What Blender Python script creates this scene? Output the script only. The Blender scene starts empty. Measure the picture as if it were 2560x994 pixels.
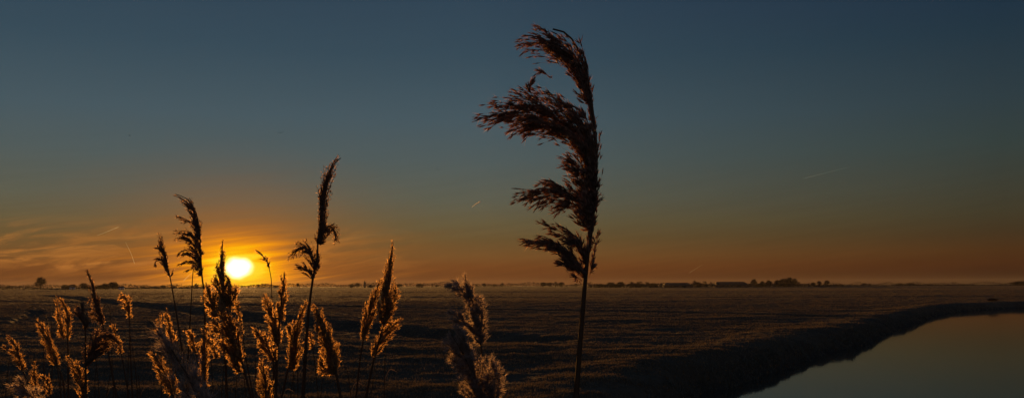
import bpy, math, random
import numpy as np
from mathutils import Vector, Matrix

# ------------------------------------------------------------------ camera
F_PX = 2217.0          # focal length in pixels of the 2560 px wide photograph
HZ = 713.0             # horizon row at the middle of the frame
CAMZ = 2.3
ROLL = math.radians(0.224)
FW = np.array([0.0, 1.0, 0.0])
RT = np.array([math.cos(ROLL), 0.0, -math.sin(ROLL)])
UP = np.array([math.sin(ROLL), 0.0, math.cos(ROLL)])
CAM = np.array([0.0, 0.0, CAMZ])
scene = bpy.context.scene
COL = scene.collection
cam_d = bpy.data.cameras.new('camera')
cam = bpy.data.objects.new('camera', cam_d)
COL.objects.link(cam)
scene.camera = cam
cam_d.sensor_width = 36
cam_d.lens = 36 * F_PX / 2560
cam_d.shift_y = (HZ - 497) / 2560
cam_d.clip_start = 0.05
cam_d.clip_end = 60000
cam.matrix_world = Matrix(((RT[0], UP[0], -FW[0], 0), (RT[1], UP[1], -FW[1], 0),
                           (RT[2], UP[2], -FW[2], CAMZ), (0, 0, 0, 1)))

# ------------------------------------------------------------------ light, sky, exposure
SUN_AZ = math.atan((597 - 1280) / F_PX)
SUN_EL = math.radians(1.16)
scene.view_settings.view_transform = 'Standard'
scene.view_settings.look = 'None'
scene.view_settings.exposure = 0
scene.view_settings.gamma = 1


def lin(r, g, b):
    f = lambda c: (c / 255 / 12.92) if c / 255 <= 0.04045 else ((c / 255 + 0.055) / 1.055) ** 2.4
    return (f(r), f(g), f(b), 1)


sun_d = bpy.data.lights.new('sun', 'SUN')
sun_d.energy = 5.0
sun_d.angle = math.radians(0.53)
sun_d.color = (1.0, 0.45, 0.10)
sun = bpy.data.objects.new('sun', sun_d)
COL.objects.link(sun)
sdir = Vector((math.sin(SUN_AZ) * math.cos(SUN_EL), math.cos(SUN_AZ) * math.cos(SUN_EL), math.sin(SUN_EL)))
sun.rotation_euler = sdir.to_track_quat('Z', 'Y').to_euler()

world = bpy.data.worlds.new('World')
scene.world = world
world.use_nodes = True


class NT:
    def __init__(s, tree):
        s.t = tree; s.n = tree.nodes; s.l = tree.links

    def put(s, sock, v):
        if v is None: return
        if isinstance(v, bpy.types.NodeSocket): s.l.new(v, sock)
        else: sock.default_value = v

    def m(s, op, a, b=None, c=None, clamp=False):
        n = s.n.new('ShaderNodeMath'); n.operation = op; n.use_clamp = clamp
        s.put(n.inputs[0], a); s.put(n.inputs[1], b); s.put(n.inputs[2], c)
        return n.outputs[0]

    def ramp(s, fac, stops, interp='LINEAR'):
        n = s.n.new('ShaderNodeValToRGB'); s.put(n.inputs[0], fac)
        e = n.color_ramp.elements; n.color_ramp.interpolation = interp
        while len(e) < len(stops): e.new(0.5)
        for k, (p, c) in enumerate(stops):
            e[k].position = p; e[k].color = c if len(c) == 4 else (*c, 1)
        return n.outputs[0]

    def mix(s, fac, a, b, mode='MIX', clamp=False):
        n = s.n.new('ShaderNodeMix'); n.data_type = 'RGBA'; n.blend_type = mode
        n.clamp_factor = True; n.clamp_result = clamp
        s.put(n.inputs[0], fac); s.put(n.inputs[6], a); s.put(n.inputs[7], b)
        return n.outputs[2]

    def xyz(s, x, y, z):
        n = s.n.new('ShaderNodeCombineXYZ')
        for i, v in enumerate((x, y, z)): s.put(n.inputs[i], v)
        return n.outputs[0]

    def noise(s, vec, scale, detail=3, rough=0.5, dist=0.0):
        n = s.n.new('ShaderNodeTexNoise'); s.put(n.inputs['Vector'], vec)
        n.inputs['Scale'].default_value = scale; n.inputs['Detail'].default_value = detail
        n.inputs['Roughness'].default_value = rough; n.inputs['Distortion'].default_value = dist
        return n.outputs['Fac']

    def mr(s, v, a, b, c, d, smooth=False):
        n = s.n.new('ShaderNodeMapRange')
        if smooth: n.interpolation_type = 'SMOOTHSTEP'
        s.put(n.inputs[0], v)
        for i, q in enumerate((a, b, c, d)): n.inputs[1 + i].default_value = q
        return n.outputs[0]


def build_world():
    w = NT(world.node_tree); w.n.clear()
    out = w.n.new('ShaderNodeOutputWorld')
    tc = w.n.new('ShaderNodeTexCoord')
    sp = w.n.new('ShaderNodeSeparateXYZ'); w.l.new(tc.outputs['Generated'], sp.inputs[0])
    x, y, z = sp.outputs
    el = w.m('MULTIPLY', w.m('ARCSINE', z), 57.29578)                 # elevation in degrees
    az = w.m('MULTIPLY', w.m('ARCTAN2', x, y), 57.29578)              # azimuth, 0 = ahead
    da = w.m('SUBTRACT', az, math.degrees(SUN_AZ))
    ada = w.m('ABSOLUTE', da)
    eln = w.m('DIVIDE', w.m('MAXIMUM', el, 0.0), 40.0, clamp=True)
    P = lambda d: d / 40.0
    near = w.ramp(eln, [(0.0, lin(82, 42, 19)), (P(0.5), lin(92, 50, 23)), (P(1.2), lin(108, 63, 29)), (P(1.9), lin(112, 76, 39)),
                        (P(3.0), lin(102, 81, 48)), (P(4.0), lin(98, 87, 60)), (P(5.5), lin(90, 91, 77)), (P(8.0), lin(78, 90, 90)), (P(10.5), lin(69, 87, 95)),
                        (P(14.4), lin(54, 75, 88)), (P(18), lin(47, 67, 83)), (P(30), lin(46, 64, 88)), (1.0, lin(48, 66, 92))])
    far = w.ramp(eln, [(0.0, lin(30, 16, 10)), (P(0.5), lin(46, 22, 12)), (P(1.2), lin(66, 36, 17)), (P(1.9), lin(72, 45, 22)),
                       (P(3.0), lin(64, 50, 31)), (P(4.0), lin(62, 56, 39)), (P(5.5), lin(59, 60, 49)), (P(8.0), lin(51, 63, 61)), (P(10.5), lin(45, 60, 66)),
                       (P(14.4), lin(33, 52, 65)), (P(18), lin(28, 45, 65)), (P(30), lin(40, 58, 82)), (1.0, lin(48, 66, 92))])
    base = w.mix(w.mr(ada, 15, 46, 0, 1), near, far)
    back = w.ramp(eln, [(0.0, lin(78, 84, 98)), (P(3), lin(88, 90, 96)), (P(8), lin(96, 92, 96)), (P(16), lin(92, 92, 110)), (1.0, lin(60, 76, 102))])
    base = w.mix(w.mr(ada, 75, 130, 0, 1, True), base, back)
    # thin cirrus streaks, stronger on the sun's side and low in the sky
    tilt = w.m('ADD', el, w.m('MULTIPLY', az, -0.13))
    v1 = w.xyz(w.m('MULTIPLY', az, 0.16), w.m('MULTIPLY', tilt, 1.0), 0.0)
    n1 = w.noise(v1, 1.5, 6, 0.62, 0.7)
    v2 = w.xyz(w.m('MULTIPLY', az, 0.07), w.m('MULTIPLY', tilt, 1.9), 3.3)
    n2 = w.noise(v2, 1.5, 4, 0.55, 0.3)
    cirr = w.m('MULTIPLY', w.mr(n1, 0.42, 0.66, 0, 1, True), w.mr(n2, 0.3, 0.65, 0.35, 1))
    lowmask = w.m('MULTIPLY', w.mr(el, 0.5, 1.6, 0.25, 1, True), w.mr(el, 2.2, 4.4, 1, 0, True))
    sidemask = w.mr(az, -15, -3, 1, 0.0, True)
    cmask = w.m('MULTIPLY', w.m('MULTIPLY', cirr, lowmask), sidemask)
    base = w.mix(w.m('MULTIPLY', cmask, 0.68), base, lin(205, 128, 54))
    band = w.m('MULTIPLY', w.mr(n2, 0.35, 0.65, -0.05, 0.05), w.mr(el, 1, 9, 1, 0.15))
    base = w.mix(1.0, base, w.xyz(w.m('ADD', 1.0, band), w.m('ADD', 1.0, band), w.m('ADD', 1.0, band)), 'MULTIPLY')
    # aureole round the sun, flattened, broken by the streaks
    de = w.m('SUBTRACT', el, math.degrees(SUN_EL))
    wob = w.m('MULTIPLY', w.m('SUBTRACT', n2, 0.5), w.mr(el, 1.5, 4.5, 1.8, 0.2))
    dh = w.m('DIVIDE', da, 1.25)
    r_core = w.m('SQRT', w.m('ADD', w.m('POWER', w.m('DIVIDE', da, 1.12), 2.0), w.m('POWER', w.m('DIVIDE', de, 0.9), 2.0)))
    r_core = w.m('ADD', r_core, w.m('MULTIPLY', w.m('SUBTRACT', w.noise(w.xyz(az, el, 0.0), 1.1, 2), 0.5), 0.35))
    r_h = w.m('SQRT', w.m('ADD', w.m('POWER', w.m('DIVIDE', da, 1.75), 2.0), w.m('POWER', de, 2.0)))
    r_h = w.m('MULTIPLY', r_h, w.m('ADD', 1.0, wob))
    gl = w.ramp(w.m('DIVIDE', r_h, 8.0, clamp=True), [(0.0, lin(255, 225, 60)), (0.8 / 8, lin(255, 212, 30)), (1.0 / 8, lin(255, 188, 6)),
         (1.3 / 8, lin(250, 158, 8)), (1.7 / 8, lin(232, 138, 18)), (2.3 / 8, lin(200, 116, 28)), (3.2 / 8, lin(178, 104, 36)), (1.0, lin(150, 92, 42))])
    gf = w.ramp(w.m('DIVIDE', r_h, 8.0, clamp=True), [(0.0, (1, 1, 1)), (1.4 / 8, (.97, .97, .97)), (2.0 / 8, (.72, .72, .72)), (2.8 / 8, (.42, .42, .42)),
         (4.2 / 8, (.20, .20, .20)), (6.0 / 8, (.06, .06, .06)), (1.0, (0, 0, 0))])
    col = w.mix(gf, base, gl)
    def scl(v, c): return w.xyz(w.m('MULTIPLY', v, c[0]), w.m('MULTIPLY', v, c[1]), w.m('MULTIPLY', v, c[2]))
    core = w.mr(r_core, 0.35, 0.92, 1, 0, True)
    col = w.mix(1.0, col, scl(w.m('POWER', core, 1.5), (3.0, 2.3, 1.5)), 'ADD')
    sky = w.n.new('ShaderNodeTexSky'); sky.sky_type = 'NISHITA'; sky.sun_disc = False
    sky.sun_elevation = SUN_EL; sky.sun_rotation = SUN_AZ
    sk = w.mix(1.0, sky.outputs[0], (0.0004, 0.0004, 0.0004, 1), 'MULTIPLY')
    col = w.mix(1.0, col, sk, 'ADD')
    # below the horizon: dim earth colour
    col = w.mix(w.mr(el, -0.6, -0.05, 1, 0), col, (0.012, 0.009, 0.007, 1))
    bg = w.n.new('ShaderNodeBackground'); w.l.new(col, bg.inputs[0]); bg.inputs[1].default_value = 1.0
    w.l.new(bg.outputs[0], out.inputs[0])


build_world()

# ------------------------------------------------------------------ helpers
rng = np.random.default_rng(7)
random.seed(7)


def link(o, parent=None):
    COL.objects.link(o)
    if parent: o.parent = parent
    return o


def meta(o, label, cat, group=None, kind=None):
    o['label'] = label; o['category'] = cat
    if group: o['group'] = group
    if kind: o['kind'] = kind
    return o


def np_mesh(name, V, Fc, mat, parent=None, smooth=False, tint=None, loc=None):
    """V (n,3); Fc (m,3) or (m,4) int array"""
    V = np.asarray(V, dtype=np.float32); Fc = np.asarray(Fc, dtype=np.int32)
    me = bpy.data.meshes.new(name)
    k = Fc.shape[1]
    me.vertices.add(len(V)); me.vertices.foreach_set('co', V.ravel())
    me.loops.add(Fc.size); me.loops.foreach_set('vertex_index', Fc.ravel())
    me.polygons.add(len(Fc)); me.polygons.foreach_set('loop_start', np.arange(0, Fc.size, k, dtype=np.int32))
    if smooth: me.polygons.foreach_set('use_smooth', np.ones(len(Fc), dtype=bool))
    if tint is not None:
        a = me.attributes.new('tint', 'FLOAT', 'POINT'); a.data.foreach_set('value', np.asarray(tint, dtype=np.float32))
    me.update(calc_edges=True)
    me.materials.append(mat)
    o = bpy.data.objects.new(name, me)
    if loc is not None: o.location = loc
    return link(o, parent)


class Acc:
    """collects triangles"""
    def __init__(s): s.V = []; s.F = []; s.T = []; s.n = 0

    def add(s, V, F, t=0.5):
        V = np.asarray(V, float); F = np.asarray(F, int)
        if F.shape[1] == 4: F = np.concatenate([F[:, [0, 1, 2]], F[:, [0, 2, 3]]])
        s.V.append(V); s.F.append(F + s.n)
        s.T.append(np.full(len(V), t) if np.isscalar(t) else t); s.n += len(V)

    def tube(s, pts, rad, sides=6, t=0.5, cap=True):
        pts = np.asarray(pts, float); n = len(pts)
        rad = np.broadcast_to(np.asarray(rad, float), (n,))
        tg = np.gradient(pts, axis=0); tg /= np.linalg.norm(tg, axis=1)[:, None] + 1e-12
        ref = np.array([0, 1.0, 0.02]) if abs(tg[0][1]) < 0.9 else np.array([1.0, 0, 0])
        a = np.cross(tg, ref); a /= np.linalg.norm(a, axis=1)[:, None] + 1e-12
        b = np.cross(tg, a)
        th = np.arange(sides) * 2 * math.pi / sides
        V = pts[:, None] + rad[:, None, None] * (a[:, None] * np.cos(th)[None, :, None] + b[:, None] * np.sin(th)[None, :, None])
        V = V.reshape(-1, 3)
        i = np.arange(n - 1)[:, None] * sides; j = np.arange(sides)[None]
        j2 = (j + 1) % sides
        q = np.stack([i + j, i + j2, i + sides + j2, i + sides + j], -1).reshape(-1, 4)
        s.add(V, q, t)
        if cap:
            for e in (0, n - 1):
                vv = np.vstack([V[e * sides:(e + 1) * sides], pts[e]])
                s.add(vv, [[k, (k + 1) % sides, sides] for k in range(sides)], t)

    def box(s, c, d, t=0.5):
        c = np.array(c, float); d = np.array(d, float) / 2
        V = np.array([[x, y, z] for x in (-1, 1) for y in (-1, 1) for z in (-1, 1)]) * d + c
        s.add(V, [[0, 1, 3, 2], [4, 6, 7, 5], [0, 4, 5, 1], [2, 3, 7, 6], [0, 2, 6, 4], [1, 5, 7, 3]], t)

    def make(s, name, mat, parent=None, loc=None, smooth=False, off=None):
        V = np.concatenate(s.V)
        if off is not None: V = V - off
        return np_mesh(name, V, np.concatenate(s.F), mat, parent, smooth, np.concatenate(s.T), loc)


def ray(u, v): return FW + RT * ((u - 1280) / F_PX) + UP * ((HZ - v) / F_PX)
def at(u, v, D): return CAM + ray(u, v) * D
def hrow(u): return HZ - (u - 1280) * math.tan(ROLL)     # row of the horizon


# numpy value noise
def vnoise(x, y, seed=0):
    xi = np.floor(x).astype(np.int64); yi = np.floor(y).astype(np.int64)
    xf = x - xi; yf = y - yi
    def h(a, b):
        n = (a * 374761393 + b * 668265263 + seed * 1442695041) & 0xffffffff
        n = ((n ^ (n >> 13)) * 1274126177) & 0xffffffff
        return ((n ^ (n >> 16)) & 0xffff) / 65535.0
    sx = xf * xf * (3 - 2 * xf); sy = yf * yf * (3 - 2 * yf)
    a = h(xi, yi) * (1 - sx) + h(xi + 1, yi) * sx
    b = h(xi, yi + 1) * (1 - sx) + h(xi + 1, yi + 1) * sx
    return a * (1 - sy) + b * sy - 0.5


def fbm(x, y, oct=4, seed=0, gain=0.5):
    r = 0; a = 1
    for k in range(oct):
        r = r + a * vnoise(x * 2 ** k + 17.3 * k, y * 2 ** k - 9.1 * k, seed + k); a *= gain
    return r


def sdf_poly(x, y, pts):
    """signed distance to an open polyline; positive on its right-hand side"""
    best = np.full(x.shape, 1e9); sgn = np.ones(x.shape)
    for (ax, ay), (bx, by) in zip(pts[:-1], pts[1:]):
        dx, dy = bx - ax, by - ay
        t = np.clip(((x - ax) * dx + (y - ay) * dy) / (dx * dx + dy * dy), 0, 1)
        d = np.hypot(x - ax - t * dx, y - ay - t * dy)
        s = np.sign((x - ax) * -dy + (y - ay) * dx) * -1
        m = d < best - 1e-9
        best = np.where(m, d, best); sgn = np.where(m, s, sgn)
    return best * sgn


LEFT_BANK = [(4.5, -400), (4, -12), (3, 0), (2.5, 8), (3.2, 15), (5.7, 21.9), (12.4, 33.5), (19, 44), (24.5, 54), (31, 65), (36, 74), (47, 91), (58.5, 101), (82, 110), (140, 121), (500, 145), (9000, 700)]
RIGHT_BANK = [(10, -400), (9.5, -12), (10.3, 8), (12.75, 21), (25, 38.5), (41, 54), (80, 68), (140, 78), (500, 95), (9000, 640)]
LEFT_BANK = [(x * 1.089, y * 1.089) for x, y in LEFT_BANK]
RIGHT_BANK = [(x * 1.089, y * 1.089) for x, y in RIGHT_BANK]
DITCHES = [  # (polyline, half width, depth)
    ([(-150, 285), (-72, 154), (-20.5, 69), (-5.8, 46), (0, 38)], 3.3, 0.5),
    ([(-90, 150), (-16, 97), (8, 81), (27.5, 59)], 2.2, 0.42),
    ([(-320, 330), (-60, 200), (20, 165), (140, 150), (400, 165)], 3.0, 0.45),
    ([(-400, 420), (0, 300), (400, 290)], 3.5, 0.45),
    ([(-60, 95), (-45, 84), (-36, 66), (-30, 50)], 0.8, 0.15),
]


WATER_Z = -0.75


def smooth(a, b, v):
    t = np.clip((v - a) / (b - a), 0, 1); return t * t * (3 - 2 * t)


def height(x, y):
    x = np.asarray(x, float); y = np.asarray(y, float)
    r = np.hypot(x, y)
    z = 0.16 * fbm(x / 28, y / 28, 2, 3) + 0.085 * fbm(x / 1.6, y / 0.9, 3, 11) + 0.05 * fbm(x / 0.33, y / 0.25, 2, 21)
    t = fbm(x / 5.5, y / 3.2, 3, 31)
    z += 0.16 * np.clip(t - 0.12, 0, 1)
    z += 0.5 * fbm(x / 160, y / 90, 2, 41) * smooth(120, 400, r)
    z *= (1 - 0.8 * smooth(400, 2500, r))
    for k, (pl, hw, dp) in enumerate(DITCHES):
        d = np.abs(sdf_poly(x, y, pl)) + 0.7 * fbm(x / 2.5, y / 2.5, 3, 51 + k)
        z = z - dp * smooth(hw, hw * 0.45, d)
    z = np.maximum(z, WATER_Z + 0.06)
    e = 0.9 * fbm(x / 1.8, y / 1.8, 3, 71) + 0.35 * vnoise(x * 3, y * 3, 5)
    m = np.minimum(sdf_poly(x, y, LEFT_BANK), -sdf_poly(x, y, RIGHT_BANK)) + e * 0.7 + 0.85
    z = z + 0.10 * smooth(-5, -2, m) * (1 - smooth(-2, -1, m))
    bank = -0.92 * smooth(-1.25, 0.1, m) - 0.9 * smooth(0.0, 2.0, m)
    return z * (1 - 0.7 * smooth(-0.6, 0.5, m)) + bank



# ------------------------------------------------------------------ materials
def new_mat(name):
    m = bpy.data.materials.new(name); m.use_nodes = True
    w = NT(m.node_tree); w.n.clear()
    out = w.n.new('ShaderNodeOutputMaterial')
    return m, w, out


def bsdf(w, col, rough=0.9, spec=0.2, normal=None):
    b = w.n.new('ShaderNodeBsdfPrincipled')
    w.put(b.inputs['Base Color'], col); w.put(b.inputs['Roughness'], rough)
    b.inputs['Specular IOR Level'].default_value = spec
    if normal: w.l.new(normal, b.inputs['Normal'])
    return b.outputs[0]


def plant_mat(name, c_dark, c_light, trans=0.45, gloss=0.10, rough=0.4, noise_scale=60, fwd=0.0):
    m, w, out = new_mat(name)
    at_ = w.n.new('ShaderNodeAttribute'); at_.attribute_name = 'tint'
    tc = w.n.new('ShaderNodeTexCoord')
    nz = w.noise(tc.outputs['Object'], noise_scale, 2)
    f = w.m('ADD', w.m('MULTIPLY', at_.outputs['Fac'], 0.7), w.m('MULTIPLY', nz, 0.35), clamp=True)
    col = w.mix(f, (*c_dark, 1), (*c_light, 1))
    d = w.n.new('ShaderNodeBsdfDiffuse'); w.l.new(col, d.inputs[0])
    t = w.n.new('ShaderNodeBsdfTranslucent'); w.l.new(col, t.inputs[0])
    g = w.n.new('ShaderNodeBsdfGlossy'); g.inputs[1].default_value = rough
    w.l.new(w.mix(0.5, col, (1, 0.9, 0.75, 1)), g.inputs[0])
    a = w.n.new('ShaderNodeMixShader'); a.inputs[0].default_value = trans
    tt = t.outputs[0]
    if fwd:     # silky tissue passes light mostly forwards
        rf = w.n.new('ShaderNodeBsdfRefraction'); rf.inputs['Roughness'].default_value = 0.8; rf.inputs['IOR'].default_value = 1.35
        w.l.new(col, rf.inputs['Color'])
        f2 = w.n.new('ShaderNodeMixShader'); f2.inputs[0].default_value = fwd
        w.l.new(tt, f2.inputs[1]); w.l.new(rf.outputs[0], f2.inputs[2]); tt = f2.outputs[0]
    w.l.new(d.outputs[0], a.inputs[1]); w.l.new(tt, a.inputs[2])
    b = w.n.new('ShaderNodeMixShader'); b.inputs[0].default_value = gloss
    w.l.new(a.outputs[0], b.inputs[1]); w.l.new(g.outputs[0], b.inputs[2])
    w.l.new(b.outputs[0], out.inputs[0])
    return m


M = {}
M['spiky'] = plant_mat('dark_spikelets', (0.16, 0.098, 0.066), (0.78, 0.47, 0.28), 0.7, 0.06, 0.5, fwd=0.15)
M['dense'] = plant_mat('brown_spikelets', (0.12, 0.07, 0.035), (0.60, 0.36, 0.19), 0.72, 0.10, 0.5, fwd=0.15)
M['gold'] = plant_mat('silky_spikelets', (0.07, 0.035, 0.013), (0.92, 0.53, 0.17), 0.74, 0.13, 0.5, fwd=0.16)
M['fuzz'] = plant_mat('grey_silk', (0.13, 0.095, 0.072), (0.60, 0.45, 0.34), 0.62, 0.06, 0.5, fwd=0.16)
M['silk'] = M['fuzz']
M['stem'] = plant_mat('reed_stem', (0.035, 0.020, 0.010), (0.085, 0.046, 0.022), 0.04, 0.035, 0.4, 25)
M['leaf'] = plant_mat('dry_leaf', (0.10, 0.065, 0.035), (0.25, 0.16, 0.08), 0.35, 0.08)
M['grass'] = plant_mat('frosted_grass', (0.055, 0.042, 0.026), (0.195, 0.142, 0.082), 0.30, 0.03, 0.5, 3)
M['bank_grass'] = plant_mat('bank_grass', (0.05, 0.048, 0.034), (0.15, 0.135, 0.09), 0.35, 0.03, 0.6, 3)
M['twig'] = plant_mat('bare_twigs', (0.035, 0.026, 0.02), (0.06, 0.042, 0.03), 0.05, 0.0)


def ground_mat():
    m, w, out = new_mat('frosted_pasture')
    tc = w.n.new('ShaderNodeTexCoord'); p = tc.outputs['Object']
    mp = w.n.new('ShaderNodeMapping'); w.l.new(p, mp.inputs[0]); mp.inputs['Scale'].default_value = (0.35, 1, 1)
    a = w.noise(mp.outputs[0], 0.5, 6, 0.65)
    b = w.noise(p, 6.0, 4, 0.7)
    c = w.noise(mp.outputs[0], 0.03, 4, 0.6)
    f = w.m('ADD', w.m('MULTIPLY', w.mr(a, 0.35, 0.65, 0, 1), 0.5), w.m('MULTIPLY', w.mr(b, 0.3, 0.7, 0, 1), 0.5))
    col = w.mix(f, (0.032, 0.026, 0.016, 1), (0.10, 0.075, 0.045, 1))
    col = w.mix(w.mr(c, 0.4, 0.62, 0, 0.55), col, (0.04, 0.032, 0.02, 1))
    geo = w.n.new('ShaderNodeNewGeometry')
    sp = w.n.new('ShaderNodeSeparateXYZ'); w.l.new(geo.outputs['Position'], sp.inputs[0])
    mud = w.mr(sp.outputs[2], -0.72, -0.45, 1, 0, True)
    col = w.mix(mud, col, (0.035, 0.031, 0.023, 1))
    bp = w.n.new('ShaderNodeBump'); bp.inputs['Strength'].default_value = 0.6; bp.inputs['Distance'].default_value = 0.06
    w.l.new(w.noise(p, 9.0, 4, 0.7), bp.inputs['Height'])
    w.l.new(bsdf(w, col, 0.95, 0.08, bp.outputs[0]), out.inputs[0])
    return m


def water_mat():
    m, w, out = new_mat('still_water')
    tc = w.n.new('ShaderNodeTexCoord'); p = tc.outputs['Object']
    n1 = w.noise(p, 1.3, 3, 0.5)
    bp = w.n.new('ShaderNodeBump'); bp.inputs['Strength'].default_value = 0.05; bp.inputs['Distance'].default_value = 0.02
    w.l.new(n1, bp.inputs['Height'])
    b = w.n.new('ShaderNodeBsdfPrincipled')
    b.inputs['Base Color'].default_value = (0.022, 0.024, 0.019, 1); b.inputs['Roughness'].default_value = 0.05
    b.inputs['IOR'].default_value = 1.45
    w.l.new(bp.outputs[0], b.inputs['Normal'])
    w.l.new(b.outputs[0], out.inputs[0])
    return m


def plain(name, c, rough=0.85, spec=0.2, var=0.25, sc=0.6):
    m, w, out = new_mat(name)
    tc = w.n.new('ShaderNodeTexCoord')
    nz = w.noise(tc.outputs['Object'], sc, 4, 0.6)
    c2 = tuple(q * (1 - var) for q in c); c3 = tuple(min(1, q * (1 + var)) for q in c)
    w.l.new(bsdf(w, w.mix(w.mr(nz, 0.3, 0.7, 0, 1), (*c2, 1), (*c3, 1)), rough, spec), out.inputs[0])
    return m


M['ground'] = ground_mat()
M['water'] = water_mat()
M['brick'] = plain('weathered_brick', (0.07, 0.042, 0.032))
M['roof'] = plain('dark_roof', (0.028, 0.024, 0.022), 0.95, 0.05)
M['pale'] = plain('pale_glint', (0.55, 0.5, 0.42))  # light tone painted in place of a distant building's glint
M['bird'] = plain('dark_feathers', (0.03, 0.028, 0.028))
def ice_mat(dens):
    m, w, out = new_mat('contrail_ice')
    v = w.n.new('ShaderNodeVolumeScatter'); v.inputs['Color'].default_value = (0.62, 0.85, 1.0, 1)
    v.inputs['Density'].default_value = dens; v.inputs['Anisotropy'].default_value = 0.35
    w.l.new(v.outputs[0], out.inputs['Volume'])
    return m


# ------------------------------------------------------------------ ground and water
def build_ground():
    r = list(np.geomspace(0.4, 15, 34)[:-1]) + list(np.geomspace(15, 130, 430)[:-1]) + list(np.geomspace(130, 4900, 180))
    r = np.array(r)
    a = np.concatenate([np.arange(-34, 34, 0.085), np.arange(34, 326, 4.0)])
    a = np.radians(a)
    R, A = np.meshgrid(r, a, indexing='ij')
    X = R * np.sin(A); Y = R * np.cos(A); Z = height(X, Y)
    V = np.stack([X, Y, Z], -1).reshape(-1, 3)
    nr, na = len(r), len(a)
    i = np.arange(nr - 1)[:, None] * na; j = np.arange(na)[None]; j2 = (j + 1) % na
    q = np.stack([i + j, i + j2, i + na + j2, i + na + j], -1).reshape(-1, 4)[:, ::-1]
    V = np.vstack([V, [0, 0, float(height(np.array([0.0]), np.array([0.0]))[0])]])
    o = np_mesh('ground', V, q, M['ground'], smooth=True)
    o['kind'] = 'structure'
    o['label'] = 'flat dark frosted pasture cut by shallow ditches'
    return o


build_ground()
S = 3500
wo = np_mesh('water', [[-S, -S, WATER_Z], [S, -S, WATER_Z], [S, S, WATER_Z], [-S, S, WATER_Z]], [[0, 1, 2, 3]], M['water'])
wo['kind'] = 'structure'; wo['label'] = 'calm canal water mirroring the dusk sky'


def blades(x, y, z, h, wd, lean, n_extra=0, mat='grass', name='grass', label='', cat='grass', tint=None):
    n = len(x)
    an = rng.uniform(0, 2 * math.pi, n)
    la = rng.uniform(0, 2 * math.pi, n)
    px, py = np.cos(an) * wd / 2, np.sin(an) * wd / 2
    lx, ly = np.cos(la) * lean * h, np.sin(la) * lean * h
    b0 = np.stack([x - px, y - py, z - 0.01], -1); b1 = np.stack([x + px, y + py, z - 0.01], -1)
    m0 = np.stack([x - px * .8 + lx * .35, y - py * .8 + ly * .35, z + h * .6], -1)
    m1 = np.stack([x + px * .8 + lx * .35, y + py * .8 + ly * .35, z + h * .6], -1)
    tp = np.stack([x + lx, y + ly, z + h * (1 - 0.3 * lean)], -1)
    V = np.stack([b0, b1, m0, m1, tp], 1).reshape(-1, 3)
    k = np.arange(n)[:, None] * 5
    F = np.concatenate([k + [0, 1, 3], k + [0, 3, 2], k + [2, 3, 4]])
    T = np.repeat(rng.uniform(0, 1, n) if tint is None else tint, 5)
    o = np_mesh(name, V, F, M[mat], tint=T)
    meta(o, label, cat, kind='stuff')
    return o


def build_grass():
    N = 620000
    r = 14.5 * (330 / 14.5) ** (rng.random(N) ** 1.1)
    a = np.radians(rng.uniform(-33, 33, N))
    x = r * np.sin(a); y = r * np.cos(a)
    dens = fbm(x / 1.4, y / 0.9, 3, 11) + 0.6 * fbm(x / 5.5, y / 3.2, 3, 31)
    keep = dens > rng.uniform(-0.5, 0.2, N)
    m = np.minimum(sdf_poly(x, y, LEFT_BANK), -sdf_poly(x, y, RIGHT_BANK))
    keep &= m < -0.6
    x, y, r = x[keep], y[keep], r[keep]
    x = np.repeat(x, 2); y = np.repeat(y, 2); r = np.repeat(r, 2)
    x = x + rng.normal(0, 0.02, len(x)) * (1 + r / 20); y = y + rng.normal(0, 0.02, len(y)) * (1 + r / 20)
    z = height(x, y)
    h = rng.uniform(0.025, 0.07, len(x)) * (1 + np.minimum(r, 100) / 160); wd = 0.005 + r * 0.00024
    blades(x, y, z, h, wd, rng.uniform(0.2, 1.1, len(x)), label='short frosted grass covering the pasture in uneven tussocks', name='grass')
    N = 160000
    r = 320 * (1800 / 320) ** rng.random(N); a = np.radians(rng.uniform(-33, 33, N)); x = r * np.sin(a); y = r * np.cos(a)
    kp = np.minimum(sdf_poly(x, y, LEFT_BANK), -sdf_poly(x, y, RIGHT_BANK)) < -1; x, y, r = x[kp], y[kp], r[kp]
    blades(x, y, height(x, y), rng.uniform(0.07, 0.14, len(x)), 0.0004 * r, rng.uniform(0.1, 0.7, len(x)), name='far_grass',
           label='distant grass tufts on the far pasture below the horizon')
    # bank grass, longer, hanging over the water's edge
    N = 60000
    pts = []
    for pl, side, cnt in ((LEFT_BANK, 1, 9000000), (RIGHT_BANK, -1, 1)):
        P = np.array(pl[3:14], float)
        seg = np.hypot(*(P[1:] - P[:-1]).T)
        wgt = seg / (np.hypot(*((P[1:] + P[:-1]) / 2).T) + 5); wgt /= wgt.sum()
        k = rng.choice(len(seg), N if side == 1 else N // 8, p=wgt); t = rng.random(len(k))
        q = P[k] + (P[k + 1] - P[k]) * t[:, None]
        d = (P[k + 1] - P[k]) / seg[k][:, None]
        nrm = np.stack([-d[:, 1], d[:, 0]], -1) * side
        q = q + nrm * (rng.random(len(k)) ** 1.3 * 1.7 - 0.1)[:, None]
        pts.append(q)
    q = np.concatenate(pts); x, y = q.T
    z = height(x, y)
    kp = z > WATER_Z - 0.04
    x, y, z = x[kp], y[kp], z[kp]
    r = np.hypot(x, y)
    cl = fbm(x / 0.6, y / 0.6, 2, 91)
    h = rng.uniform(0.05, 0.14, len(x)) * (0.6 + 3.2 * np.clip(cl + 0.15, 0, 1) ** 1.5); wd = 0.008 + r * 0.00032
    blades(x, y, z, h, wd, rng.uniform(0.3, 1.5, len(x)), mat='bank_grass', name='bank_grass',
           label='dark rank grass hanging over the canal edge', cat='grass')


build_grass()


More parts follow.
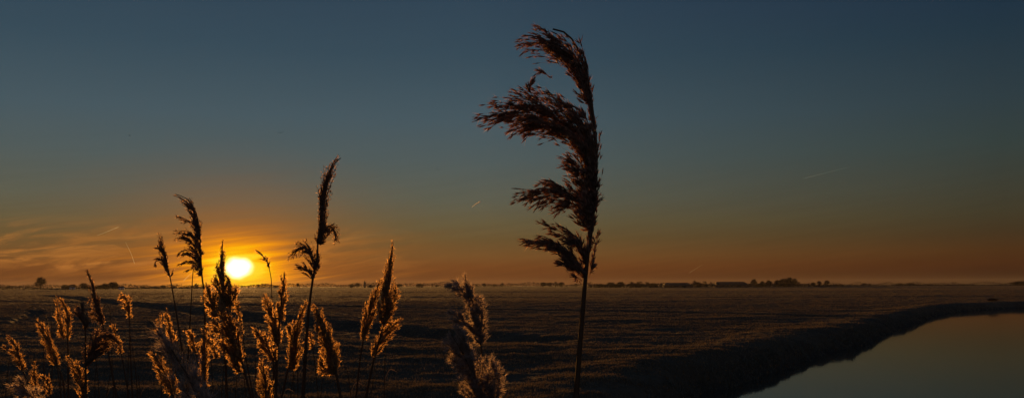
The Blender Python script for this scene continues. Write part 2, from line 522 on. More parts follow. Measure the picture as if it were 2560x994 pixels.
# ------------------------------------------------------------------ reeds
def bez(p0, p1, p2, t):
    t = t[:, None]; return (1 - t) ** 2 * p0 + 2 * t * (1 - t) * p1 + t * t * p2


def resample(pts, n):
    """Catmull-Rom through pts (rows), n samples"""
    P = np.asarray(pts, float)
    if len(P) == 2:
        t = np.linspace(0, 1, n)[:, None]; return P[0] * (1 - t) + P[1] * t
    Q = np.vstack([2 * P[0] - P[1], P, 2 * P[-1] - P[-2]])
    L = np.r_[0, np.cumsum(np.linalg.norm((P[1:] - P[:-1])[:, :2], axis=1))]
    s = np.linspace(0, L[-1], n); out = []
    for v in s:
        k = min(np.searchsorted(L, v, side='right') - 1, len(P) - 2)
        t = (v - L[k]) / (L[k + 1] - L[k] + 1e-9)
        p0, p1, p2, p3 = Q[k:k + 4]
        out.append(0.5 * ((2 * p1) + (-p0 + p2) * t + (2 * p0 - 5 * p1 + 4 * p2 - p3) * t * t + (-p0 + 3 * p1 - 3 * p2 + p3) * t ** 3))
    return np.array(out)


KIND = {  # spikelet length px, width ratio, coverage, florets, hairs, spread
    'spiky': dict(sl=23, wr=0.066, wide=1.14, cov=5.6, cl=3.4, fl=3, hair=1, hl=0.9, sp=0.22, back=0.34),
    'dense': dict(sl=8.5, wide=1.18, wr=0.08, cov=2.8, cl=1.3, fl=2, hair=2, hl=0.9, sp=0.32, back=0.35),
    'gold': dict(sl=7, wide=1.12, wr=0.085, cov=2.3, cl=1.5, fl=2, hair=3, hl=1.3, sp=0.42, back=0.30),
    'silk': dict(sl=24, wr=0.05, cov=2.2, cl=1.6, fl=2, hair=14, hl=1.5, sp=0.35, back=0.30),
    'fuzz': dict(sl=10, wr=0.07, wide=1.2, cov=3.2, cl=1.3, fl=2, hair=8, hl=1.5, sp=0.6, back=0.33),
}


def lobe_px(acc, pts, kind, dens=1.0, rs=None, hw_px=0.42):
    """fills acc with a plume lobe; coordinates are (u, v, w) in photo pixels, w = depth"""
    K = KIND[kind]; rs = rs or rng
    A = resample(pts, 40)
    ax, hw = A[:, :2], np.maximum(A[:, 2], 0.8) * K.get('wide', 1)
    seg = np.linalg.norm(np.diff(ax, axis=0), axis=1); L = seg.sum()
    area = (seg * (hw[1:] + hw[:-1])).sum()
    sl = K['sl']
    nsp = int(area * K['cov'] * dens / (sl * sl * 0.17)) + 6
    per = 4 if kind == 'spiky' else 5
    nb = max(3, nsp // per)
    tg = np.gradient(ax, axis=0); tg /= np.linalg.norm(tg, axis=1)[:, None]
    nm = np.stack([-tg[:, 1], tg[:, 0]], -1)
    cdf = np.cumsum(hw); cdf /= cdf[-1]
    SB, SD, SL_, ST = [], [], [], []
    # the lobe's own rachis
    rp = np.c_[ax, np.zeros(len(ax))]
    acc.tube(rp[::3], np.linspace(0.9, 0.35, len(rp[::3])) * (1.2 if kind == 'spiky' else 0.8), 4, 0.25, False)
    nc = max(3, int(K['cl'] * area / (sl * sl * 2.2)))
    ct = np.interp((np.arange(nc) + rs.random(nc)) / nc, cdf, np.linspace(0, 1, 40))
    cth = rs.uniform(0, 2 * math.pi, nc); crr = rs.random(nc) ** 0.38; cb = rs.uniform(0.5, 1.2, nc); ctone = rs.random(nc)
    for b in range(nb):
        g = rs.integers(0, nc)
        t = ct[g] + rs.normal(0, 0.45 * sl / L); t = min(max(t, 0.05), 1)
        t0 = max(0.0, ct[g] - K['back'] * cb[g])
        i, i0 = int(t * 39), int(t0 * 39)
        jit = min(hw[i] * 0.35, sl * 0.28)
        la = math.cos(cth[g]) * crr[g] * hw[i] + rs.normal(0, jit); de = math.sin(cth[g]) * crr[g] * hw[i] * 0.75 + rs.normal(0, jit)
        e = np.array([*(ax[i] + nm[i] * la), de])
        s = np.array([*(ax[i0] + nm[i0] * la * 0.12), de * 0.1])
        dist = np.linalg.norm(e - s)
        c = s + np.array([*tg[i0], 0]) * dist * 0.45 + np.array([*(nm[i0] * la), de]) * 0.35
        ts = np.linspace(0, 1, 5)
        q = bez(s, c, e, ts)
        tt = 0.5 * rs.random() + 0.5 * ctone[g]
        acc.tube(q, [hw_px, hw_px * .9, hw_px * .8, hw_px * .7, hw_px * .5], 3, 0.2 + 0.2 * tt, False)
        k = per
        t1 = np.sort(rs.uniform(0.35, 1.0, k)); t1[-1] = 1
        pp = bez(s, c, e, t1); dd = bez(s, c, e, np.minimum(t1 + 0.02, 1.02)) - pp
        dd /= np.linalg.norm(dd, axis=1)[:, None] + 1e-9
        # droop and follow of the lobe direction
        dd = dd + np.array([*tg[i], 0]) * 0.45 + rs.normal(0, K['sp'], (k, 3)) + np.array([0, 0.10, 0])
        dd /= np.linalg.norm(dd, axis=1)[:, None] + 1e-9
        SB.append(pp); SD.append(dd); SL_.append(sl * rs.uniform(0.65, 1.2, k) * (0.75 + 0.25 * min(1, hw[i] / (sl * 0.6)))); ST.append(np.clip(rs.normal(0.05 + 0.5 * tt, 0.16, k), 0, 1))
    B, D, Ls, T = np.concatenate(SB), np.concatenate(SD), np.concatenate(SL_), np.concatenate(ST)
    n = len(B)
    def spindles(B, D, Ls, wr, T):
        n = len(B)
        rv = rs.normal(0, 1, (n, 3)); s1 = np.cross(D, rv); s1 /= np.linalg.norm(s1, axis=1)[:, None] + 1e-9
        s2 = np.cross(D, s1)
        w_ = (Ls * wr)[:, None]; Lc = Ls[:, None]
        v0 = B; v4 = B + D * Lc; md = B + D * Lc * 0.38
        v1 = md + s1 * w_; v2 = md - s1 * w_ * .5 + s2 * w_ * .87; v3 = md - s1 * w_ * .5 - s2 * w_ * .87
        V = np.stack([v0, v1, v2, v3, v4], 1).reshape(-1, 3)
        k = np.arange(n)[:, None] * 5
        F = np.concatenate([k + q for q in ([0, 1, 2], [0, 2, 3], [0, 3, 1], [4, 2, 1], [4, 3, 2], [4, 1, 3])])
        acc.add(V, F, np.repeat(T, 5))
    for f in range(K['fl']):
        sp = 0.0 if f == 0 else 0.22
        d2 = D + rs.normal(0, 1, (n, 3)) * sp; d2 /= np.linalg.norm(d2, axis=1)[:, None]
        spindles(B + D * Ls[:, None] * 0.12 * f, d2, Ls * (1 if f == 0 else 0.8), K['wr'], T)
    nh = K['hair']
    if nh:
        hb = np.repeat(B + D * Ls[:, None] * 0.3, nh, 0); hd = np.repeat(D, nh, 0) + rs.normal(0, 0.42, (n * nh, 3))
        hd /= np.linalg.norm(hd, axis=1)[:, None]
        hl = np.repeat(Ls, nh) * K['hl'] * rs.uniform(0.5, 1.1, n * nh)
        rv = rs.normal(0, 1, hb.shape); s1 = np.cross(hd, rv); s1 /= np.linalg.norm(s1, axis=1)[:, None]
        wv = 0.42 if kind != 'spiky' else 0.35
        V = np.stack([hb - s1 * wv, hb + s1 * wv, hb + hd * hl[:, None]], 1).reshape(-1, 3)
        F = np.arange(len(V)).reshape(-1, 3)
        acc.add(V, F, np.repeat(np.clip(np.repeat(T, nh) + 0.35, 0, 1), 3))  # pale hairs over darker spikelets; tint lifted further to paint sunlit rims


GROUPR = 'reeds growing in front of the pasture'


def reed(label, D, kind, stem, lobes, dens=1.0, r0=3.2, r1=0.8, leaf=None, cat='reed', group=GROUPR, smat='stem', lobe_dens=None):
    """stem: (u, v) bottom to top; lobes: lists of (u, v, half width); first lobe = plume, others tufts of it"""
    s = D / F_PX
    def conv(P):
        P = np.asarray(P, float)
        w_ = P[:, 2:3] if P.shape[1] > 2 else np.zeros((len(P), 1))
        return CAM + FW * (D + w_ * s) + D * (RT * ((P[:, 0:1] - 1280) / F_PX) + UP * ((HZ - P[:, 1:2]) / F_PX))
    st = resample(stem, 36) if len(stem) > 2 else resample([stem[0], [(stem[0][0] + stem[1][0]) / 2, (stem[0][1] + stem[1][1]) / 2], stem[1]], 24)
    S3 = conv(st)
    # carry the stem down to the soil
    d = S3[0] - S3[3]; d /= np.linalg.norm(d)
    low = []
    p = S3[0].copy(); zz = p[2]
    gz = float(height(np.array([p[0]]), np.array([p[1]]))[0])
    nst = 12; dz = (zz - gz + 0.03) / nst
    for k in range(nst):
        d = d * 0.8 + np.array([0, 0, -1]) * 0.2; d /= np.linalg.norm(d)
        p = p + d / abs(d[2]) * dz; low.append(p.copy())
    P3 = np.vstack([np.array(low)[::-1], S3])
    base = P3[0].copy()
    root = bpy.data.objects.new('reed' if cat == 'reed' else 'reed_stalk', None)
    root.location = base; root.empty_display_size = 0.05
    link(root); meta(root, label, cat, group)
    rad = np.r_[np.full(nst, r0 * 1.15), np.linspace(r0, r1, len(S3))] * s
    a = Acc()
    a.tube(P3, rad, 8, 0.5)
    # nodes: slight swellings with a sheath edge
    Lc = np.r_[0, np.cumsum(np.linalg.norm(np.diff(P3, axis=0), axis=1))]
    for q in np.arange(0.18 + 0.1 * random.random(), Lc[-1] * 0.82, 0.21):
        k = min(np.searchsorted(Lc, q), len(P3) - 2)
        c = P3[k]; dd = P3[k + 1] - P3[k]; dd /= np.linalg.norm(dd); rr = rad[k]
        a.tube([c - dd * rr * 1.5, c - dd * rr * .5, c + dd * rr * .5, c + dd * rr * 1.5], [rr * 1.02, rr * 1.3, rr * 1.3, rr * 1.02], 8, 0.1, False)
    a.make('stem', M[smat], root, off=base, smooth=True)
    if leaf:
        for lf in leaf:
            la = Acc(); lp = conv(resample(lf, 14)[:, :2]); k = len(lp)
            tgl = np.gradient(lp, axis=0); side = np.cross(tgl, [0.2, 1, 0.3]); side /= np.linalg.norm(side, axis=1)[:, None]
            side = side * 0.5 + np.array([0, 1, 0]) * 0.8
            wl = (np.sin(np.linspace(0.35, math.pi, k)) * 2.2 * s)[:, None]
            V = np.concatenate([lp - side * wl, lp + [0, 0, -0.3 * s], lp + side * wl])
            i = np.arange(k - 1)
            la.add(V, np.concatenate([np.stack([i, i + 1, i + 1 + k, i + k], -1), np.stack([i + k, i + 1 + k, i + 1 + 2 * k, i + 2 * k], -1)]), 0.5)
            la.make('leaf', M['leaf'], root, off=base)
    main = None
    for k, lb in enumerate(lobes):
        a = Acc()
        dn = dens * (lobe_dens[k] if lobe_dens else 1)
        lobe_px(a, lb, kind, dn)
        a.V = [conv(np.concatenate(a.V))]
        V = a.V[0] - base
        o = np_mesh('plume' if main is None else 'tuft', V, np.concatenate(a.F), M[kind], root if main is None else main, tint=np.concatenate(a.T))
        if main is None: main = o
    return root


# the large foreground reed right of the middle
reed('largest reed, tall dark plume blown leftward against the blue sky', 1.12, 'spiky',
     [(1440, 994), (1450, 860), (1458, 760), (1464, 690), (1470, 630), (1481, 540), (1489, 450), (1491, 375), (1484, 300), (1474, 225), (1460, 165), (1442, 118), (1416, 84), (1382, 73)],
     [[(1470, 640, 4), (1478, 560, 8), (1478, 480, 12), (1479, 400, 12), (1478, 320, 6)],
      [(1484, 340, 4), (1473, 245, 6), (1458, 195, 15), (1432, 155, 30), (1398, 124, 44), (1358, 110, 33), (1326, 108, 23), (1306, 122, 9)],
      [(1484, 440, 6), (1470, 375, 22), (1450, 340, 40), (1395, 308, 48), (1330, 282, 50), (1270, 284, 40), (1225, 288, 22), (1184, 300, 10)],
      [(1484, 520, 8), (1462, 450, 28), (1436, 412, 20), (1408, 403, 9)],
      [(1480, 580, 8), (1466, 530, 28), (1425, 492, 38), (1375, 482, 32), (1330, 492, 22), (1290, 500, 10)],
      [(1470, 660, 5), (1450, 610, 15), (1420, 590, 16), (1385, 572, 10), (1355, 560, 8)],
      [(1462, 695, 3), (1440, 655, 15), (1408, 622, 22), (1365, 606, 17), (1325, 602, 12), (1290, 603, 6)],
      [(1456, 702, 2), (1436, 686, 6), (1415, 667, 7), (1402, 655, 4)],
      [(1478, 665, 2), (1486, 625, 5), (1496, 590, 4)],
      [(1474, 690, 2), (1480, 660, 5), (1487, 636, 3)],
      [(1474, 265, 3), (1462, 248, 6), (1448, 232, 4)],
      [(1478, 330, 4), (1468, 300, 8), (1460, 278, 4)],
      [(1468, 300, 2), (1440, 270, 4), (1405, 262, 9), (1395, 250, 5)],
      [(1335, 245, 2), (1322, 222, 5), (1330, 196, 4)],
      [(1375, 195, 1), (1358, 180, 4), (1340, 188, 3)],
      ], dens=1.0, r0=6.8, r1=2.2, lobe_dens=[.8] + [1] * 14)

# mid-ground reeds against the sky
reed('second tallest reed, crooked dark plume with two drooping side tufts', 2.5, 'dense',
     [(757, 994), (768, 820), (776, 740), (785, 680), (793, 640), (795, 600), (803, 545), (812, 470), (832, 415), (852, 395)],
     [[(796, 610, 4), (803, 565, 10), (808, 510, 15), (817, 450, 13), (832, 415, 12), (845, 402, 8), (853, 394, 3)],
      [(800, 612, 4), (812, 572, 14), (830, 568, 13), (840, 585, 7), (837, 610, 4)],
      [(787, 680, 4), (778, 640, 14), (760, 618, 15), (740, 630, 13), (723, 650, 4)],
      [(783, 700, 3), (770, 680, 11), (755, 668, 12), (742, 655, 5)],
      [(786, 690, 2), (797, 655, 6), (803, 628, 4)]], dens=1.1, r0=4.4, r1=1)
reed('tall reed with long comb-like plume swept left, left of the sun', 2.6, 'dense',
     [(516, 994), (513, 850), (511, 740), (505, 690), (501, 620), (497, 560), (486, 522), (466, 496), (438, 485)],
     [[(499, 600, 4), (494, 555, 8), (482, 522, 12), (465, 502, 9), (440, 486, 3)],
      [(500, 600, 4), (488, 565, 9), (466, 548, 9), (445, 543, 4)],
      [(501, 640, 4), (490, 598, 11), (468, 578, 10), (437, 577, 4)],
      [(502, 655, 4), (490, 625, 12), (468, 600, 10), (438, 602, 4)],
      [(504, 670, 4), (488, 643, 12), (465, 625, 9), (442, 640, 4)],
      [(506, 682, 3), (488, 660, 9), (468, 655, 8), (446, 662, 3)],
      [(507, 692, 3), (495, 678, 5), (480, 672, 4), (462, 678, 2)]], dens=1.0, r0=3.6, r1=0.8)
reed('short-plumed dark reed leftmost of those rising above the horizon near the sun', 2.9, 'dense',
     [(456, 880), (442, 790), (432, 730), (425, 692), (416, 650), (406, 610), (397, 590)],
     [[(424, 690, 3), (414, 655, 9), (404, 620, 8), (397, 596, 7), (392, 588, 4)],
      [(410, 640, 3), (400, 622, 6), (386, 622, 3)],
      [(416, 670, 3), (402, 650, 10), (388, 655, 6), (384, 668, 2)],
      [(426, 692, 2), (429, 682, 3), (431, 675, 2)]], dens=1.1, r0=2.4, r1=0.8)
reed('thin stalk standing behind the comb-like plume left of the sun', 3.1, 'dense',
     [(470, 900), (476, 790), (481, 700), (484, 660), (483, 630)],
     [[(484, 672, 2), (482, 655, 5), (478, 632, 3)]], dens=0.8, r0=2.0, r1=0.8)
reed('golden reed standing right in front of the sun', 2.5, 'gold',
     [(567, 994), (563, 880), (558, 780), (555, 700), (555, 650), (557, 606)],
     [[(560, 770, 10), (556, 725, 26), (553, 690, 18), (552, 655, 11), (555, 625, 6), (557, 603, 2)],
      [(572, 775, 4), (580, 740, 12), (578, 708, 8), (570, 690, 4)],
      [(545, 790, 6), (528, 755, 17), (520, 730, 12), (512, 712, 6)],
      [(560, 790, 8), (535, 770, 14), (522, 765, 10)]], dens=1.5, r0=3.2)
reed('dark leaning reed with broad plume just below the sun', 2.3, 'gold',
     [(628, 994), (612, 930), (596, 870), (580, 810), (562, 760), (550, 745)],
     [[(603, 905, 6), (585, 850, 22), (570, 805, 24), (555, 765, 14), (545, 745, 5)],
      [(598, 930, 5), (580, 890, 14), (560, 860, 14), (545, 845, 6)],
      [(580, 850, 6), (545, 820, 18), (525, 810, 10)],
      [(600, 930, 3), (592, 910, 8), (580, 880, 8)]], dens=1.25, r0=3.0)
reed('slender reed with thin bowed tip right of the sun', 3.0, 'gold',
     [(684, 994), (682, 820), (679, 720), (677, 690), (668, 655), (652, 632), (638, 624)],
     [[(673, 672, 2), (666, 652, 4), (655, 636, 4), (638, 624, 2)]], dens=1.2, r0=2.0, r1=0.7)
reed('thin reed with small golden plume rooted below the sun', 2.9, 'gold',
     [(634, 994), (616, 900), (604, 820), (597, 780), (588, 755), (577, 742)],
     [[(602, 805, 3), (596, 775, 5), (588, 755, 6), (576, 740, 3)]], dens=1.0, r0=1.9, r1=0.7)
# golden group between sun and second tallest reed
reed('golden reed with narrow pointed plume just right of the sun', 2.5, 'gold',
     [(690, 994), (694, 880), (698, 810), (703, 760), (708, 715), (710, 680)],
     [[(699, 800, 7), (702, 765, 12), (707, 730, 9), (709, 700, 6), (711, 675, 2)]], dens=1.3, r0=2.8)
reed('golden reed leaning left with tip at half the field height, right of the sun', 2.5, 'gold',
     [(676, 994), (692, 880), (688, 830), (678, 780), (658, 738)],
     [[(694, 860, 8), (688, 820, 14), (676, 780, 12), (666, 755, 8), (656, 735, 3)]], dens=1.3, r0=2.6)
reed('bushy golden reed low and leftmost of the golden group right of the sun', 2.4, 'gold',
     [(690, 994), (688, 930), (675, 880), (655, 845), (638, 820)],
     [[(686, 900, 10), (672, 872, 18), (655, 848, 14), (642, 830, 8), (634, 815, 3)]], dens=1.3, r0=2.6)
reed('golden reed leaning right beside the stem of the second tallest reed', 2.6, 'gold',
     [(704, 994), (718, 930), (732, 870), (744, 810), (764, 756)],
     [[(727, 925, 8), (735, 880, 18), (740, 840, 16), (748, 800, 9), (765, 752, 3)],
      [(735, 860, 5), (728, 830, 8), (722, 812, 4)]], dens=1.3, r0=2.6)
reed('golden reed plume cut by the bottom edge, right of the sun', 2.3, 'gold',
     [(668, 1060), (664, 990), (662, 940), (658, 905)],
     [[(668, 1020, 14), (664, 975, 18), (660, 935, 14), (657, 900, 6)]], dens=1.2, r0=2.8)
reed('small pale reed tuft right of the second tallest reed stem', 3.0, 'gold',
     [(796, 994), (786, 900), (779, 850), (776, 830)],
     [[(782, 870, 3), (778, 850, 6), (775, 828, 3)]], dens=0.8, r0=1.4, r1=0.6)
reed('dark full reed plume leaning left with pale silky underside, right of second tallest reed', 2.2, 'gold',
     [(852, 994), (840, 930), (828, 870), (812, 815), (795, 780), (783, 760)],
     [[(838, 935, 5), (828, 895, 22), (820, 855, 19), (808, 815, 14), (797, 785, 10), (783, 758, 3)],
      [(834, 935, 3), (815, 925, 14), (803, 905, 10), (798, 890, 5)],
      [(830, 860, 4), (800, 830, 10), (788, 815, 4)]], dens=1.5, r0=3.6)
reed('tall spear-shaped reed alone in mid-field between sun and largest reed', 2.4, 'gold',
     [(914, 994), (934, 900), (950, 845), (962, 790), (968, 730), (975, 670), (983, 606)],
     [[(958, 810, 10), (965, 765, 23), (968, 725, 20), (972, 680, 12), (979, 640, 7), (983, 600, 2)],
      [(935, 890, 5), (948, 855, 15), (966, 832, 16), (988, 815, 11), (1006, 800, 4)],
      [(975, 780, 5), (986, 745, 8), (990, 715, 4)]], dens=1.35, r0=3.0)
reed('slimmer reed leaning against the left side of the tall spear-shaped reed', 2.5, 'gold',
     [(890, 994), (900, 900), (910, 840), (922, 790), (936, 740), (950, 700)],
     [[(909, 848, 4), (915, 812, 13), (926, 770, 14), (938, 732, 10), (950, 697, 3)]], dens=1.3, r0=2.4)
# pale fluffy ones
reed('fluffy grey reed with ragged reddish tip, left of the largest reed', 1.7, 'fuzz',
     [(1212, 1040), (1207, 940), (1202, 860), (1194, 800), (1180, 750), (1168, 715), (1163, 690)],
     [[(1200, 860, 6), (1196, 810, 17), (1184, 765, 24), (1170, 730, 12), (1163, 685, 3)],
      [(1172, 750, 5), (1155, 725, 14), (1138, 712, 12), (1118, 712, 5)],
      [(1196, 840, 4), (1170, 815, 10), (1140, 790, 12), (1125, 780, 5)]], dens=1.0, r0=3.2)
reed('broad fluffy grey reed low and leftmost of the fluffy trio', 1.6, 'fuzz',
     [(1214, 1080), (1200, 1000), (1180, 930), (1150, 870), (1128, 835)],
     [[(1205, 1020, 14), (1185, 950, 38), (1160, 900, 36), (1135, 865, 22), (1122, 832, 8)],
      [(1185, 900, 8), (1165, 860, 16), (1150, 830, 10), (1140, 812, 4)]], dens=0.9, r0=3.4)
reed('short fluffy grey reed cut by the bottom edge, rightmost of the fluffy trio', 1.6, 'fuzz',
     [(1222, 1090), (1230, 1020), (1236, 950), (1236, 905)],
     [[(1224, 1040, 12), (1232, 990, 26), (1238, 945, 22), (1236, 915, 10), (1234, 895, 4)]], dens=0.9, r0=3.2)
reed('large dark feathery reed plume at the bottom, leaning left, closest to camera', 1.0, 'silk',
     [(560, 1200), (520, 1060), (480, 960), (440, 890), (400, 835), (372, 800)],
     [[(530, 1080, 52), (498, 1000, 50), (458, 925, 32), (420, 868, 20), (392, 826, 10), (370, 797, 3)]], dens=0.85, r0=5.5)
reed('golden fuzzy reed spike below and left of the closest feathery plume', 2.4, 'gold',
     [(450, 1060), (430, 975), (412, 930), (392, 895), (378, 880)],
     [[(434, 985, 8), (424, 955, 20), (408, 922, 17), (392, 895, 9), (378, 880, 4)]], dens=1.3, r0=2.6)
reed('small golden reed tip behind the closest feathery plume', 2.9, 'gold',
     [(444, 994), (436, 900), (428, 840), (420, 800), (414, 776)],
     [[(432, 860, 5), (427, 830, 10), (420, 800, 6), (414, 775, 3)]], dens=1.1, r0=1.8)
reed('tiny beaded reed tip left of the small golden reed tip', 3.1, 'gold',
     [(404, 994), (400, 900), (398, 840), (401, 785)],
     [[(398, 840, 3), (398, 812, 5), (402, 784, 2)]], dens=1.0, r0=1.4)
reed('small golden reed with hooked tip under the comb-like plume', 2.8, 'gold',
     [(500, 994), (494, 920), (487, 868), (478, 838), (466, 824), (458, 822)],
     [[(489, 878, 3), (482, 850, 9), (472, 830, 5), (458, 821, 3)]], dens=1.2, r0=1.6)
reed('slim golden column of seed along the comb-like reed stem', 2.5, 'gold',
     [(512, 1060), (508, 980), (508, 900), (514, 840), (518, 815)],
     [[(510, 970, 5), (508, 920, 10), (510, 875, 11), (514, 845, 9), (518, 815, 3)],
      [(540, 895, 3), (535, 870, 8), (525, 850, 7), (517, 840, 3)]], dens=1.2, r0=2.2)
# left-hand reeds
reed('upright toothed reed at left whose tip crosses the horizon', 2.4, 'dense',
     [(292, 994), (278, 920), (266, 855), (257, 810), (245, 765), (232, 715), (219, 680)],
     [[(257, 810, 4), (247, 785, 10), (240, 755, 9), (232, 722, 8), (225, 700, 6), (218, 678, 3)],
      [(248, 775, 4), (236, 757, 8), (222, 755, 4)],
      [(254, 800, 4), (240, 785, 9), (222, 790, 4)],
      [(256, 808, 3), (244, 798, 6), (230, 800, 3)]], dens=1.0, r0=2.8)
reed('dark reed in front of the toothed one with flag-like plume blown rightward', 2.2, 'dense',
     [(215, 1040), (214, 940), (214, 880), (213, 820), (206, 780), (199, 746)],
     [[(216, 915, 3), (228, 880, 22), (246, 848, 30), (268, 843, 20), (288, 852, 12), (302, 878, 4)],
      [(213, 825, 5), (209, 795, 11), (203, 768, 9), (198, 744, 4)],
      [(206, 805, 3), (195, 790, 6), (184, 778, 4)]], dens=1.2, r0=4.2, leaf=[[(212, 860), (200, 790), (178, 768), (150, 766)]])
reed('pale bent reed tip right of the rightward-blown flag plume', 2.6, 'gold',
     [(322, 994), (312, 930), (303, 885), (292, 840), (280, 808)],
     [[(302, 882, 4), (296, 858, 7), (288, 832, 6), (280, 806, 3)]], dens=1.0, r0=1.8)
reed('hook-topped reed standing clear between the left reeds and the sun', 2.7, 'gold',
     [(331, 994), (327, 900), (324, 820), (322, 770), (315, 745), (305, 738), (300, 745)],
     [[(322, 795, 4), (320, 770, 8), (314, 748, 9), (304, 742, 7), (299, 748, 3)]], dens=1.4, r0=1.8)
reed('double-stranded reed with pale beaded edge left of the toothed one', 2.5, 'gold',
     [(171, 994), (170, 900), (169, 830), (168, 790), (158, 758), (142, 742)],
     [[(170, 845, 5), (172, 812, 8), (168, 780, 8), (158, 757, 6), (141, 741, 3)],
      [(160, 848, 4), (152, 815, 7), (145, 780, 6), (137, 750, 3)]], dens=1.0, r0=2.2)
reed('stocky pale-edged reed left of the double-stranded one', 2.4, 'gold',
     [(166, 1020), (156, 945), (140, 900), (126, 850), (110, 822), (95, 805), (86, 787)],
     [[(138, 912, 5), (130, 875, 14), (118, 845, 13), (105, 820, 9), (94, 803, 4)]], dens=1.1, r0=2.2)
reed('reed with stooped top at the far left of the field', 2.5, 'gold',
     [(90, 1040), (70, 960), (54, 915), (44, 870), (30, 848), (20, 838)],
     [[(56, 925, 5), (50, 895, 13), (42, 865, 9), (30, 848, 6), (18, 838, 3)],
      [(52, 895, 3), (35, 880, 6), (8, 868, 3)]], dens=1.0, r0=2.0)
reed('short upright wispy reed between the two low left corner tufts', 2.6, 'gold',
     [(92, 1060), (90, 990), (87, 940), (86, 903)],
     [[(90, 985, 6), (87, 950, 8), (86, 925, 5), (86, 900, 2)]], dens=0.9, r0=1.8)
reed('round fluffy reed tuft in the bottom left corner', 2.2, 'fuzz',
     [(100, 1120), (85, 1030), (70, 980), (45, 955), (28, 950)],
     [[(84, 1025, 14), (74, 988, 22), (55, 966, 18), (34, 952, 10)]], dens=0.9, r0=2.2)
reed('curled small reed tuft right of the bottom left corner tuft', 2.5, 'gold',
     [(130, 1060), (126, 990), (122, 960), (112, 944), (102, 942)],
     [[(122, 985, 5), (120, 965, 9), (112, 948, 7), (102, 942, 3)]], dens=1.1, r0=1.6)
reed('golden reed lowest left of the dark flag-like plume', 2.4, 'gold',
     [(220, 1060), (211, 990), (203, 945), (188, 915), (168, 888)],
     [[(210, 1000, 7), (206, 960, 13), (195, 925, 13), (182, 905, 8), (167, 887, 3)]], dens=1.2, r0=2.0)
# bare stalks
for lab, D, pts, lf in [
    ('bare stalk with hooked tip between toothed reed and hook-topped reed', 3.2, [(286, 1040), (280, 900), (276, 790), (272, 768), (264, 757), (261, 765)], None),
    ('thin arched dry stalk over the left pasture below the lone tree', 3.1, [(160, 1040), (140, 900), (118, 800), (102, 775), (85, 764), (66, 774)], None),
    ('faint leaning stalk left of the round corner tuft reeds', 3.3, [(122, 1040), (128, 960), (132, 880), (128, 800)], None),
    ('bare leaning stalk rising left of the closest feathery plume', 3.0, [(348, 1040), (342, 960), (336, 900), (326, 840)], None),
    ('bare stalk between golden fuzzy spike and comb-like reed stem', 3.0, [(540, 1040), (532, 960), (528, 900), (524, 840)], None),
    ('bare stalk between leaning reed below the sun and golden group', 3.1, [(620, 1040), (612, 960), (606, 890), (602, 830)], None),
    ('bare stalk right beside the bottom-cut golden plume', 3.0, [(722, 1040), (730, 960), (740, 900), (748, 850)], None),
    ('thin dry stalk between toothed reed stem and bent pale tip', 3.4, [(250, 1040), (246, 960), (240, 900), (236, 850)], None),
]:
    reed(lab, D, 'gold', pts, [], r0=1.3, r1=0.6, cat='reed stalk', group='bare stalks among the reeds')


BROKEN = ['at the bottom left corner, outermost of all', 'bending out of the corner fluffy tuft', 'beside the curled small corner tuft', 'left of the lowest golden reed at left',
          'just right of the flag-plumed reed stem', 'beside the foot of the toothed reed', 'just left of the hook-topped reed stem', 'in the gap left of the golden fuzzy spike',
          'behind the golden fuzzy spike', 'behind the closest feathery plume', 'just left of the sun-covering reed stem', 'just right of the sun-covering reed stem',
          'left of the bottom-cut golden plume', 'at the foot of the right-leaning golden reed', 'between right-leaning golden reed and second tallest stem', 'on the left edge of the second tallest stem',
          'left of the dark full left-leaning plume stem', 'left of the slim leaning reed foot in mid-field', 'beneath the slim leaning reed in mid-field', 'right of the spear-shaped reed foot']
for k in range(20):
    u = [12, 48, 110, 150, 236, 262, 318, 352, 430, 470, 552, 586, 640, 706, 735, 745, 800, 880, 925, 960][k]
    top = random.uniform(845, 960); ln = random.uniform(-14, 14)
    reed('thin broken dry stalk ' + BROKEN[k], random.uniform(2.4, 3.3), 'gold',
         [(u, 1040), (u + ln * .3, (1040 + top) / 2), (u + ln, top), (u + ln * 1.6, top - 6)], [], r0=1.2, r1=0.7, cat='reed stalk',
         group='broken dry stalks at the bottom edge', leaf=[[(u + ln * .3, (1040 + top) / 2), (u + ln * .3 + 14, (1040 + top) / 2 - 26), (u + ln * .3 + 34, (1040 + top) / 2 - 18)]] if k % 2 else None)


# dark reed clump on the right bank at the frame's edge
def bank_clump():
    D = 21.5
    base = at(2622, 1000, D); base[2] = float(height(np.array([base[0]]), np.array([base[1]]))[0])
    root = bpy.data.objects.new('reed_clump', None); root.location = base; link(root)
    meta(root, 'reddish brown clump of dead reeds on the far right canal bank', 'reeds')
    a = Acc(); b = Acc()
    for k in range(260):
        x, y = rng.normal(0, 0.16), rng.normal(0, 0.5)
        h = rng.uniform(0.5, 1.25) * (1.0 - 0.35 * min(1, abs(x) / 0.4))
        lx = rng.normal(-0.05, 0.16)
        p = np.array([[x, y, -0.05], [x + lx * .3, y, h * .5], [x + lx, y + rng.normal(0, .05), h]]) + base
        a.tube(resample(p, 5), [0.006, 0.006, 0.005, 0.004, 0.002], 3, rng.random(), False)
        for q in range(3):
            s0 = p[0] + (p[2] - p[0]) * rng.uniform(0.3, 0.9); d = np.array([rng.normal(-0.1, 0.2), rng.normal(0, .2), rng.uniform(-0.1, 0.2)])
            wv = np.array([0.010, 0, 0.010])
            b.add([s0 - wv, s0 + wv, s0 + d], [[0, 1, 2]], rng.random())
    a.make('stems', M['stem'], root, off=base); b.make('leaves', M['leaf'], root, off=base)


bank_clump()


